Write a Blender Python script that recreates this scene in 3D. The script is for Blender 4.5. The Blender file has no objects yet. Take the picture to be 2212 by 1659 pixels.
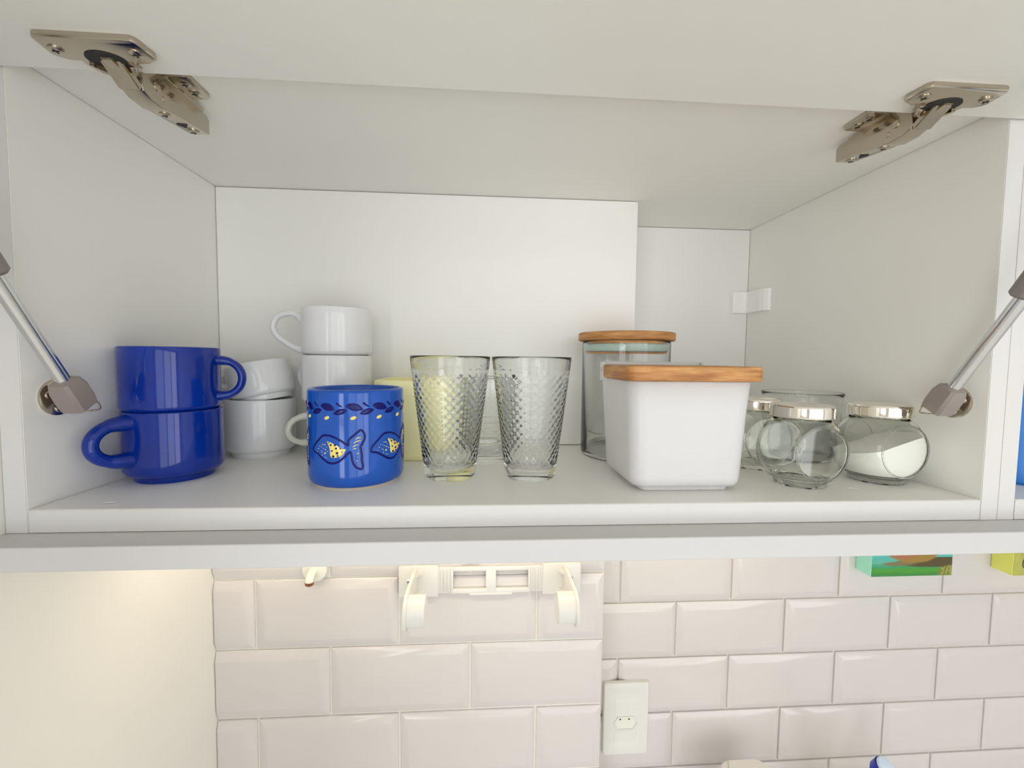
import bpy, bmesh, math, random
from mathutils import Vector, Matrix
random.seed(7)
scene = bpy.context.scene
COL = scene.collection
PI = math.pi

# ------------------------------------------------------------------ camera
def set_camera():
    yaw, pitch, roll = -0.06585, -0.05771, 0.01155
    right = Vector((math.cos(yaw), math.sin(yaw), 0)); fwd = Vector((-math.sin(yaw), math.cos(yaw), 0)); up = Vector((0, 0, 1))
    fwd, up = math.cos(pitch)*fwd + math.sin(pitch)*up, -math.sin(pitch)*fwd + math.cos(pitch)*up
    right, up = math.cos(roll)*right + math.sin(roll)*up, -math.sin(roll)*right + math.cos(roll)*up
    cam = bpy.data.cameras.new('camera'); o = bpy.data.objects.new('camera', cam); COL.objects.link(o)
    cam.sensor_fit = 'HORIZONTAL'; cam.sensor_width = 36.0
    cam.lens = 931.105*36.0/2212.0
    cam.clip_start = 0.01; cam.clip_end = 60
    m = Matrix((right, up, -fwd)).transposed().to_4x4()
    m.translation = Vector((0.35307, -0.3524, 0.12151))
    o.matrix_world = m
    scene.camera = o
set_camera()

# ------------------------------------------------------------------ world, daylight, exposure
w = bpy.data.worlds.new('world'); scene.world = w; w.use_nodes = True
w.node_tree.nodes['Background'].inputs[0].default_value = (0.80, 0.90, 1.0, 1)
w.node_tree.nodes['Background'].inputs[1].default_value = 1.0

def area(name, loc, rot, sx, sy, power, col):
    l = bpy.data.lights.new(name, 'AREA'); l.shape = 'RECTANGLE'; l.size = sx; l.size_y = sy; l.energy = power; l.color = col
    o = bpy.data.objects.new(name, l); COL.objects.link(o); o.location = loc; o.rotation_euler = rot
    return o
# daylight entering through the two panes of the window in the wall behind the photographer
DAY = (1.0, 0.98, 0.945)
for wx, pw in ((0.50, 6.5), (1.40, 10.5), (2.30, 14)): area('window_daylight', (wx, -2.66, -0.27), (PI/2, 0, 0), 0.80, 2.16, pw, DAY)
# added light in a made-up balcony door, brightening the right side panel
area('added_side_light', (-0.9, -2.66, -0.3), (PI/2, 0, 0), 1.0, 1.9, 27, DAY)
scene.view_settings.view_transform = 'Standard'; scene.view_settings.look = 'None'
scene.view_settings.gamma = 1.0; scene.view_settings.use_curve_mapping = False
scene.view_settings.exposure = -0.04
scene.cycles.use_denoising = True
scene.cycles.max_bounces = 14; scene.cycles.diffuse_bounces = 6; scene.cycles.glossy_bounces = 6
scene.cycles.transmission_bounces = 14; scene.cycles.transparent_max_bounces = 14
scene.cycles.sample_clamp_indirect = 20.0
scene.cycles.caustics_refractive = True; scene.cycles.caustics_reflective = True
scene.cycles.blur_glossy = 0.0

# ------------------------------------------------------------------ materials
def lin(c):
    c /= 255.0
    return c/12.92 if c <= 0.04045 else ((c+0.055)/1.055)**2.4
def rgb(r, g, b): return (lin(r), lin(g), lin(b), 1)

def mat(name, col, rough=0.5, metal=0.0, spec=0.5, coat=0.0, bump=0.0, bscale=300.0, trans=0.0, ior=1.5, sss=0.0, var=0.0, vscale=20.0, emit=None, estr=0.0):
    m = bpy.data.materials.new(name); m.use_nodes = True
    nt = m.node_tree; b = nt.nodes['Principled BSDF']
    b.inputs['Base Color'].default_value = col; b.inputs['Roughness'].default_value = rough
    b.inputs['Metallic'].default_value = metal; b.inputs['Specular IOR Level'].default_value = spec
    b.inputs['Coat Weight'].default_value = coat; b.inputs['Coat Roughness'].default_value = 0.03
    b.inputs['Transmission Weight'].default_value = trans; b.inputs['IOR'].default_value = ior
    if sss: b.inputs['Subsurface Weight'].default_value = sss; b.inputs['Subsurface Radius'].default_value = (0.004, 0.004, 0.003)
    if emit: b.inputs['Emission Color'].default_value = emit; b.inputs['Emission Strength'].default_value = estr
    tc = None
    if bump or var:
        tc = nt.nodes.new('ShaderNodeTexCoord')
    if bump:
        n = nt.nodes.new('ShaderNodeTexNoise'); n.inputs['Scale'].default_value = bscale; n.inputs['Detail'].default_value = 3
        bp = nt.nodes.new('ShaderNodeBump'); bp.inputs['Strength'].default_value = bump; bp.inputs['Distance'].default_value = 0.001
        nt.links.new(tc.outputs['Object'], n.inputs['Vector']); nt.links.new(n.outputs['Fac'], bp.inputs['Height'])
        nt.links.new(bp.outputs['Normal'], b.inputs['Normal'])
    if var:
        n = nt.nodes.new('ShaderNodeTexNoise'); n.inputs['Scale'].default_value = vscale; n.inputs['Detail'].default_value = 4
        mx = nt.nodes.new('ShaderNodeMixRGB'); mx.blend_type = 'MULTIPLY'; mx.inputs['Color1'].default_value = col
        rp = nt.nodes.new('ShaderNodeValToRGB'); k = 1-var
        rp.color_ramp.elements[0].color = (k, k, k, 1); rp.color_ramp.elements[0].position = 0.3
        rp.color_ramp.elements[1].color = (1, 1, 1, 1); rp.color_ramp.elements[1].position = 0.7
        nt.links.new(tc.outputs['Object'], n.inputs['Vector']); nt.links.new(n.outputs['Fac'], rp.inputs['Fac'])
        nt.links.new(rp.outputs['Color'], mx.inputs['Color2']); mx.inputs['Fac'].default_value = 1
        nt.links.new(mx.outputs['Color'], b.inputs['Base Color'])
    return m

M = {}
M['laminate'] = mat('white laminate', (0.885, 0.877, 0.842, 1), 0.38, spec=0.4, bump=0.02, bscale=900, var=0.02, vscale=6)
M['edge'] = mat('white edge band', (0.715, 0.705, 0.695, 1), 0.35, spec=0.4)
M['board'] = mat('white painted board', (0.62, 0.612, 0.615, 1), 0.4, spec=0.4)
M['paint'] = mat('cream wall paint', (0.80, 0.785, 0.75, 1), 0.75, spec=0.3, bump=0.18, bscale=110, var=0.02, vscale=8)
M['roomwall'] = mat('room wall paint', (0.72, 0.71, 0.68, 1), 0.8)
M['ceiling'] = mat('ceiling paint', (0.86, 0.85, 0.82, 1), 0.85)
M['floor'] = mat('pale floor tiles', (0.78, 0.75, 0.70, 1), 0.4, var=0.1, vscale=5)
M['counter'] = mat('pale stone counter', (0.78, 0.76, 0.72, 1), 0.3, var=0.1, vscale=60)
M['tile'] = mat('glazed white tile', (0.655, 0.62, 0.605, 1), 0.13, spec=0.5, bump=0.015, bscale=25, var=0.02, vscale=9)
M['grout'] = mat('off white grout', (0.80, 0.775, 0.71, 1), 0.85, bump=0.3, bscale=250)
M['nickel'] = mat('nickel plated steel', (0.53, 0.47, 0.385, 1), 0.15, metal=1.0, bump=0.03, bscale=60)
M['steel'] = mat('polished steel rod', (0.66, 0.67, 0.69, 1), 0.12, metal=1.0)
M['chrome'] = mat('bright lid metal', (0.90, 0.86, 0.78, 1), 0.06, metal=1.0)
M['dark'] = mat('painted recess shade', (0.015, 0.013, 0.012, 1), 0.6)  # near-black colour standing in for shade inside hollows and grooves
M['greyplastic'] = mat('grey plastic fitting', rgb(146, 135, 130), 0.42, bump=0.02)
M['greypaint'] = mat('dark grey painted cylinder', rgb(140, 134, 131), 0.45, metal=0.3)
M['blue'] = mat('deep blue glaze', (0.002, 0.032, 0.34, 1), 0.08, spec=0.5, coat=0.0, var=0.25, vscale=30)
M['fishblue'] = mat('bright blue glaze', (0.008, 0.098, 0.52, 1), 0.09, spec=0.5, coat=0.0, bump=0.06, bscale=60, var=0.15, vscale=40)
M['navy'] = mat('navy glaze', (0.001, 0.002, 0.13, 1), 0.2, spec=0.3, coat=0.0)
M['yelglaze'] = mat('yellow glaze', rgb(244, 222, 118), 0.15, coat=0.3)
M['clay'] = mat('unglazed pale clay', rgb(214, 204, 190), 0.8)
M['ceramic'] = mat('white ceramic', (0.80, 0.80, 0.81, 1), 0.16, spec=0.5, coat=0.1)
M['boxceramic'] = mat('satin white ceramic', (0.67, 0.665, 0.67, 1), 0.30, spec=0.4)
M['ceramicgrey'] = mat('cool white ceramic', (0.80, 0.81, 0.80, 1), 0.12, spec=0.5, coat=0.2)
M['cream'] = mat('cream ceramic', (0.78, 0.78, 0.70, 1), 0.15, coat=0.3)
M['yellow'] = mat('pastel yellow ceramic', rgb(250, 244, 186), 0.32, coat=0.1)
M['plastic'] = mat('white plastic', (0.73, 0.72, 0.69, 1), 0.32)
M['sugar'] = mat('white sugar', (0.86, 0.85, 0.84, 1), 0.9, bump=0.4, bscale=900)
M['seal'] = mat('translucent silicone seal', rgb(205, 228, 220), 0.35, trans=0.25, ior=1.4)
M['brown'] = mat('burnt brown tip', rgb(150, 84, 40), 0.5, var=0.6, vscale=120)
M['canister'] = mat('blue plastic', rgb(20, 120, 205), 0.35)
M['bottle'] = mat('amber bottle plastic', rgb(206, 192, 120), 0.25, trans=0.2)
M['capblue'] = mat('blue cap plastic', rgb(20, 50, 175), 0.3)
M['capclear'] = mat('milky cap plastic', rgb(206, 222, 240), 0.3)
M['frame'] = mat('window frame paint', (0.75, 0.74, 0.72, 1), 0.5)

def glassmat(name, col, rough=0.0, ior=1.48):
    m = bpy.data.materials.new(name); m.use_nodes = True
    nt = m.node_tree; b = nt.nodes['Principled BSDF']
    b.inputs['Base Color'].default_value = col; b.inputs['Roughness'].default_value = rough
    b.inputs['Transmission Weight'].default_value = 1.0; b.inputs['IOR'].default_value = ior
    return m
M['glass'] = glassmat('clear glass', (0.99, 1.0, 0.99, 1), ior=1.40)
M['jarglass'] = glassmat('soda glass', (0.98, 0.995, 0.955, 1))

def bamboo(name):
    m = bpy.data.materials.new(name); m.use_nodes = True; nt = m.node_tree; b = nt.nodes['Principled BSDF']
    b.inputs['Roughness'].default_value = 0.5
    tc = nt.nodes.new('ShaderNodeTexCoord')
    mp = nt.nodes.new('ShaderNodeMapping'); mp.inputs['Scale'].default_value = (28, 28, 160)
    nt.links.new(tc.outputs['Object'], mp.inputs['Vector'])
    br = nt.nodes.new('ShaderNodeTexNoise'); br.inputs['Scale'].default_value = 1.0; br.inputs['Detail'].default_value = 1
    nt.links.new(mp.outputs['Vector'], br.inputs['Vector'])
    mp2 = nt.nodes.new('ShaderNodeMapping'); mp2.inputs['Scale'].default_value = (90, 90, 1400)
    nt.links.new(tc.outputs['Object'], mp2.inputs['Vector'])
    n2 = nt.nodes.new('ShaderNodeTexNoise'); n2.inputs['Scale'].default_value = 1.0; n2.inputs['Detail'].default_value = 5
    nt.links.new(mp2.outputs['Vector'], n2.inputs['Vector'])
    r1 = nt.nodes.new('ShaderNodeValToRGB'); e = r1.color_ramp.elements
    e[0].position = 0.35; e[0].color = rgb(172, 112, 56); e[1].position = 0.65; e[1].color = rgb(208, 154, 92)
    nt.links.new(br.outputs['Fac'], r1.inputs['Fac'])
    mx = nt.nodes.new('ShaderNodeMixRGB'); mx.blend_type = 'MULTIPLY'; mx.inputs['Fac'].default_value = 0.55
    r2 = nt.nodes.new('ShaderNodeValToRGB'); r2.color_ramp.elements[0].position = 0.3; r2.color_ramp.elements[0].color = (0.55, 0.45, 0.35, 1); r2.color_ramp.elements[1].position = 0.6
    nt.links.new(n2.outputs['Fac'], r2.inputs['Fac'])
    nt.links.new(r1.outputs['Color'], mx.inputs['Color1']); nt.links.new(r2.outputs['Color'], mx.inputs['Color2'])
    nt.links.new(mx.outputs['Color'], b.inputs['Base Color'])
    return m
M['bamboo'] = bamboo('bamboo')

# ------------------------------------------------------------------ mesh helpers
def box(bm, x0, x1, y0, y1, z0, z1, bev=0.0, seg=2):
    c = [(x0,y0,z0),(x1,y0,z0),(x1,y1,z0),(x0,y1,z0),(x0,y0,z1),(x1,y0,z1),(x1,y1,z1),(x0,y1,z1)]
    v = [bm.verts.new(p) for p in c]
    fs = [bm.faces.new([v[i] for i in f]) for f in ((3,2,1,0),(4,5,6,7),(0,1,5,4),(1,2,6,5),(2,3,7,6),(3,0,4,7))]
    if bev:
        es = list({e for f in fs for e in f.edges})
        bmesh.ops.bevel(bm, geom=es, offset=bev, segments=seg, profile=0.5, affect='EDGES')
def lathe(bm, prof, n=64, fn=None, cx=0.0, cy=0.0):
    rings = []
    for i, (r, z) in enumerate(prof):
        if r < 1e-7: rings.append([bm.verts.new((cx, cy, z))]); continue
        ring = []
        for k in range(n):
            t = 2*PI*k/n
            if fn: x, y, zz = fn(r, z, t, i)
            else: x, y, zz = r*math.cos(t), r*math.sin(t), z
            ring.append(bm.verts.new((cx+x, cy+y, zz)))
        rings.append(ring)
    for a, b in zip(rings, rings[1:]):
        for k in range(n):
            k2 = (k+1) % n
            if len(a) == 1 and len(b) == 1: continue
            if len(a) == 1: bm.faces.new((a[0], b[k2], b[k]))
            elif len(b) == 1: bm.faces.new((a[k], a[k2], b[0]))
            else: bm.faces.new((a[k], a[k2], b[k2], b[k]))
def prism(bm, poly, axis, a, b, bev=0.0):
    def p(u, v, t):
        return {'X': (t, u, v), 'Y': (u, t, v), 'Z': (u, v, t)}[axis]
    A = [bm.verts.new(p(u, v, a)) for u, v in poly]; B = [bm.verts.new(p(u, v, b)) for u, v in poly]
    n = len(poly); fs = [bm.faces.new(A), bm.faces.new(B[::-1])]
    for i in range(n):
        fs.append(bm.faces.new((A[i], B[i], B[(i+1) % n], A[(i+1) % n])))
    if bev:
        es = list({e for f in fs[:2] for e in f.edges})
        bmesh.ops.bevel(bm, geom=es, offset=bev, segments=2, profile=0.5, affect='EDGES')
def catmull(pts, per=6, closed=False):
    pts = [Vector(p) for p in pts]; n = len(pts); out = []
    rng = n if closed else n-1
    for i in range(rng):
        g = lambda j: pts[j % n] if closed else pts[max(0, min(n-1, j))]
        p0, p1, p2, p3 = g(i-1), g(i), g(i+1), g(i+2)
        for k in range(per):
            t = k/per
            out.append(0.5*((2*p1)+(p2-p0)*t+(2*p0-5*p1+4*p2-p3)*t*t+(3*p1-p0-3*p2+p3)*t**3))
    if not closed: out.append(pts[-1])
    return out
def sweep(bm, pts, ra, rb, side=None, n=12, cap=True):
    """tube along pts; ra = radius across 'side', rb = radius across the other normal (numbers or lists)"""
    pts = [Vector(p) for p in pts]; N = len(pts)
    rings = []
    for i, p in enumerate(pts):
        t = (pts[min(i+1, N-1)] - pts[max(i-1, 0)]).normalized()
        s = Vector(side) if side else (Vector((0, 0, 1)) if abs(t.z) < 0.9 else Vector((1, 0, 0)))
        s = (s - t*s.dot(t)).normalized(); q = t.cross(s)
        A = ra[i] if isinstance(ra, (list, tuple)) else ra; B = rb[i] if isinstance(rb, (list, tuple)) else rb
        rings.append([bm.verts.new(p + s*A*math.cos(2*PI*k/n) + q*B*math.sin(2*PI*k/n)) for k in range(n)])
    for a, b in zip(rings, rings[1:]):
        for k in range(n):
            bm.faces.new((a[k], a[(k+1) % n], b[(k+1) % n], b[k]))
    if cap: bm.faces.new(rings[0][::-1]); bm.faces.new(rings[-1])
def cyl(bm, p0, p1, r, n=24, bev=0.0):
    p0, p1 = Vector(p0), Vector(p1)
    t = (p1-p0)
    if bev:
        d = t.normalized()
        sweep(bm, [p0, p0+d*bev, p1-d*bev, p1], [r-bev, r, r, r-bev], [r-bev, r, r, r-bev], n=n)
    else: sweep(bm, [p0, p1], r, r, n=n)
def torus(bm, c, R, r, n=48, m=8):
    v = [[bm.verts.new((c[0]+(R+r*math.cos(2*PI*j/m))*math.cos(2*PI*i/n), c[1]+r*math.sin(2*PI*j/m), c[2]+(R+r*math.cos(2*PI*j/m))*math.sin(2*PI*i/n))) for j in range(m)] for i in range(n)]
    for i in range(n):
        for j in range(m): bm.faces.new((v[i][j], v[(i+1) % n][j], v[(i+1) % n][(j+1) % m], v[i][(j+1) % m]))
def rrect(x0, x1, y0, y1, r, n=6):
    out = []
    for cx, cy, a0 in ((x1-r, y1-r, 0), (x0+r, y1-r, PI/2), (x0+r, y0+r, PI), (x1-r, y0+r, 1.5*PI)):
        for k in range(n+1):
            a = a0 + PI/2*k/n; out.append((cx+r*math.cos(a), cy+r*math.sin(a)))
    return out
def loft(bm, loops, cap0=True, cap1=True):
    R = [[bm.verts.new(p) for p in L] for L in loops]; n = len(R[0])
    for a, b in zip(R, R[1:]):
        for k in range(n): bm.faces.new((a[k], a[(k+1) % n], b[(k+1) % n], b[k]))
    if cap0: bm.faces.new(R[0][::-1])
    if cap1: bm.faces.new(R[-1])
def mesh_of(name, build, smooth=None):
    bm = bmesh.new(); build(bm)
    bmesh.ops.recalc_face_normals(bm, faces=bm.faces)
    me = bpy.data.meshes.new(name); bm.to_mesh(me); bm.free()
    if smooth is not None:
        me.shade_smooth()
        if smooth < 179: me.set_sharp_from_angle(angle=math.radians(smooth))
    return me
def obj(name, build, m, parent=None, loc=None, smooth=None, label=None):
    me = build if isinstance(build, bpy.types.Mesh) else mesh_of(name, build, smooth)
    if m and not me.materials: me.materials.append(M[m] if isinstance(m, str) else m)
    o = bpy.data.objects.new(name, me); COL.objects.link(o)
    if parent: o.parent = parent
    if loc: o.location = loc
    if label: o['label'] = label
    return o
def thing(name, label, cat, loc=(0, 0, 0), rot=(0, 0, 0), group=None):
    o = bpy.data.objects.new(name, None); COL.objects.link(o); o.empty_display_size = 0.02
    o.location = loc; o.rotation_euler = rot; o['label'] = label; o['category'] = cat
    if group: o['group'] = group
    return o
def tag(o, label, cat, group=None, kind=None):
    o['label'] = label; o['category'] = cat
    if group: o['group'] = group
    if kind: o['kind'] = kind
    return o
def struct(o): o['kind'] = 'structure'; return o

# ------------------------------------------------------------------ setting: room
W, H = 0.8, 0.3432
D1, D2, XC = 0.2494, 0.3601, 0.566
CT = -0.72           # worktop height
FL, CE = -1.62, 1.0  # floor, ceiling
YB = 0.3640          # plane of the main wall (grout)
YC = 0.2530          # plane of the column front (grout)
XL = -0.0165         # plane of the left wall
XR, YR = 3.0, -2.6
struct(obj('floor', lambda b: box(b, -1.6, XR, YR-0.1, YB+0.1, FL-0.05, FL), 'floor'))
struct(obj('ceiling', lambda b: box(b, -1.6, XR, YR-0.1, YB+0.1, CE, CE+0.05), 'ceiling'))
struct(obj('wall_left', lambda b: box(b, XL-0.12, XL, -0.50, YB+0.1, FL, CE), 'paint'))
struct(obj('wall_alcove', lambda b: box(b, -1.7, -1.6, YR-0.1, YB+0.1, FL, CE), 'roomwall'))
struct(obj('wall_right', lambda b: box(b, XR, XR+0.1, YR-0.1, YB+0.1, FL, CE), 'roomwall'))
def rear(b):
    y0, y1 = YR-0.1, YR
    box(b, -1.6, -1.42, y0, y1, FL, CE); box(b, -1.42, -0.38, y0, y1, 0.67, CE); box(b, -1.42, -0.38, y0, y1, FL, -1.27)
    box(b, -0.38, 0.08, y0, y1, FL, CE); box(b, 0.08, 2.72, y0, y1, FL, -1.40); box(b, 0.08, 2.72, y0, y1, 0.85, CE); box(b, 2.72, XR, y0, y1, FL, CE)
struct(obj('wall_rear', rear, 'roomwall'))
def winframe(b):
    for x0, x1 in ((0.08, 0.96), (0.96, 1.84), (1.84, 2.72)):
        for a in ((x0, x0+0.035, -1.40, 0.85), (x1-0.035, x1, -1.40, 0.85), (x0, x1, -1.40, -1.35), (x0, x1, 0.81, 0.85)):
            box(b, a[0], a[1], YR-0.05, YR-0.005, a[2], a[3])
struct(obj('window_1', winframe, 'frame'))
def added_doorframe(b):
    for a in ((-1.42, -1.38, -1.27, 0.67), (-0.42, -0.38, -1.27, 0.67), (-1.42, -0.38, 0.63, 0.67), (-1.42, -0.38, -1.27, -1.2), (-1.42, -0.38, -0.36, -0.30)):
        box(b, a[0], a[1], YR-0.05, YR-0.005, a[2], a[3])
struct(obj('added_door_1', added_doorframe, 'frame'))  # frame of the unseen, made-up balcony door around the added light
wall_back = struct(obj('wall_back', lambda b: box(b, -1.7, XR, YB, YB+0.1, FL, CE), 'grout'))
wall_col = struct(obj('wall_column', lambda b: box(b, XL, 0.531, YC, YB-0.0002, CT, -0.0375), 'grout'))

# bevelled metro tiles, one object each; cut tiles lose the bevel on the cut side
tile_cache = {}
def tile_mesh(wd, ht, l, r, t, bt):
    key = (round(wd, 4), round(ht, 4), l, r, t, bt)
    if key in tile_cache: return tile_cache[key]
    bw, e, dp = 0.0130, 0.0008, 0.0044
    def build(b):
        X0, X1, Z0, Z1 = 0, wd, 0, ht
        def ring(o, y, bv):
            return [(X0+(o if (l or not bv) else 0.0008), y, Z0+(o if (bt or not bv) else 0.0008)), (X1-(o if (r or not bv) else 0.0008), y, Z0+(o if (bt or not bv) else 0.0008)),
                    (X1-(o if (r or not bv) else 0.0008), y, Z1-(o if (t or not bv) else 0.0008)), (X0+(o if (l or not bv) else 0.0008), y, Z1-(o if (t or not bv) else 0.0008))]
        loft(b, [ring(0, 0.004, False), ring(0, 0.0008, False), ring(e, 0.0, False), ring(bw, -dp, True)], True, True)
        es = [x for x in b.edges if all(abs(v.co.y+dp) < 1e-6 for v in x.verts)]
        bmesh.ops.bevel(b, geom=es, offset=0.0012, segments=2, profile=0.5, affect='EDGES')
    tile_cache[key] = mesh_of('tile', build, 25)
    return tile_cache[key]
def lay(parent, rows, x0, x1, yface, g=0.003):
    """rows: (z0, z1, first joint x, pitch, cut0, cut1)"""
    for z0, z1, j, p, ct, cb in rows:
        js = [j + p*k for k in range(-2, 14) if x0+0.004 < j+p*k < x1-0.004]
        ed = [x0-g/2] + js + [x1+g/2]
        for i in range(len(ed)-1):
            a, c = ed[i]+g/2, ed[i+1]-g/2
            full = (c-a) > p*0.9
            lb = i > 0 or full; rb = i < len(ed)-2 or full or (c-a > 0.09 and x1 < 0.6)
            me = tile_mesh(c-a, z1-z0-g, lb, rb, ct, cb)
            obj('tile', me, 'tile', parent, (a, yface+random.uniform(-0.0003, 0.0003), z0+g/2))
zt = [-0.0378, -0.0870, -0.1875, -0.2885, -0.3895, -0.4900, -0.5905, -0.6910, CT]
rows = []
for i in range(8):
    rows.append((zt[i+1], zt[i], 0.0385 if i % 2 == 0 else 0.1396, 0.1972, i > 0, i < 7))
lay(wall_col, rows, XL+0.0005, 0.5312, YC-0.0025)
zm = [-0.0378, -0.0970, -0.1985, -0.3000, -0.4012, -0.5030, -0.6055, -0.7070, CT]
rows = []
for i in range(8):
    rows.append((zm[i+1], zm[i], 0.592 if i % 2 == 0 else 0.693, 0.2005, i > 0, i < 7))
lay(wall_back, rows, 0.5325, 1.95, YB-0.0040)
tag(obj('worktop', lambda b: box(b, XL, XR-0.002, -0.26, YB-0.009, CT-0.03, CT, 0.003), 'counter'), 'pale kitchen worktop running below the tiled wall', 'worktop')
tag(obj('base_cabinet', lambda b: (box(b, XL, XR-0.002, -0.22, YB-0.009, FL+0.1, CT-0.0305), box(b, XL, XR-0.002, -0.15, YB-0.009, FL, FL+0.1)), 'laminate'), 'white base cabinets under the pale worktop', 'cabinet')

# ------------------------------------------------------------------ wall cabinet
cab = thing('wall_cabinet', 'open white laminate wall cabinet with its flap door raised, holding cups and jars', 'cabinet')
G = 0.0009
obj('side_panel', lambda b: box(b, -0.0160, 0, 0, D2+0.0034, -0.0184, H+0.016, 0.0005, 1), 'laminate', cab)
obj('side_panel', lambda b: box(b, W, W+0.0160, 0, D2+0.0034, -0.0184, H+0.016, 0.0005, 1), 'laminate', cab)
obj('bottom_panel', lambda b: box(b, G, W-G, 0.0004, D2+0.003, -0.0182, 0, 0.0005, 1), 'laminate', cab)
obj('top_panel', lambda b: box(b, G, W-G, 0.0004, D2+0.003, H, H+0.016, 0.0004, 1), 'laminate', cab)
obj('back_panel', lambda b: box(b, XC+G, W-G, D2, D2+0.003, G, H-G), 'laminate', cab)
obj('column_casing', lambda b: box(b, G, XC, D1, D2+0.003, G, H-G, 0.0005, 1), 'laminate', cab)
obj('edge_band', lambda b: box(b, G, W-G, -0.0001, 0.0004, -0.0180, -0.0004), 'edge', cab)
obj('edge_band', lambda b: box(b, -0.0158, -0.0002, -0.0002, 0.0003, -0.0182, H+0.0155), 'edge', cab)
obj('edge_band', lambda b: box(b, W+0.0002, W+0.0158, -0.0002, 0.0003, -0.0182, H+0.0155), 'edge', cab)
ZD = 0.3300
flap = obj('flap_door', lambda b: box(b, -0.0155, W+0.0155, -0.372, -0.0022, ZD, ZD+0.016, 0.0008, 1), 'laminate', cab)
def clip(b):
    prism(b, [(0.7675, D2), (0.7695, 0.3520), (0.7725, 0.3500), (0.7890, 0.3480), (0.7905, 0.3460), (0.7905, 0.3145), (0.7925, 0.3065), (0.7960, 0.3015), (W, 0.3005), (W, D2)], 'Z', 0.2030, 0.2375, 0.0006)
obj('corner_clip', clip, mat('bright white clip', (0.93, 0.92, 0.91, 1), 0.35), cab)
# small scars in the laminate
def chip(b, p0, p1, bend):
    p0, p1 = Vector(p0), Vector(p1); d = p1-p0; nrm = Vector((-d.y, d.x, 0)).normalized()*bend
    pts = [p0 + d*t + nrm*math.sin(PI*t) + Vector((0, 0, 0.0004+0.0006*math.sin(PI*t))) for t in [k/8 for k in range(9)]]
    rr = [0.0001+0.0007*math.sin(PI*k/8) for k in range(9)]
    sweep(b, pts, [r*0.6 for r in rr], rr, n=6)
tag(obj('paint_flake', lambda b: chip(b, (-0.0085, -0.001, 0), (0.0095, 0.0030, 0), -0.002), 'edge', None, (0.0478, 0.0145, 0)), 'tiny curled white flake on the shelf below the blue cups', 'flake')
tag(obj('paint_flake', lambda b: chip(b, (-0.008, 0.003, 0), (0.008, -0.002, 0), -0.0015), 'edge', None, (0.7073, 0.0360, 0)), 'tiny curled white flake on the shelf below the round jars', 'flake')

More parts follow.
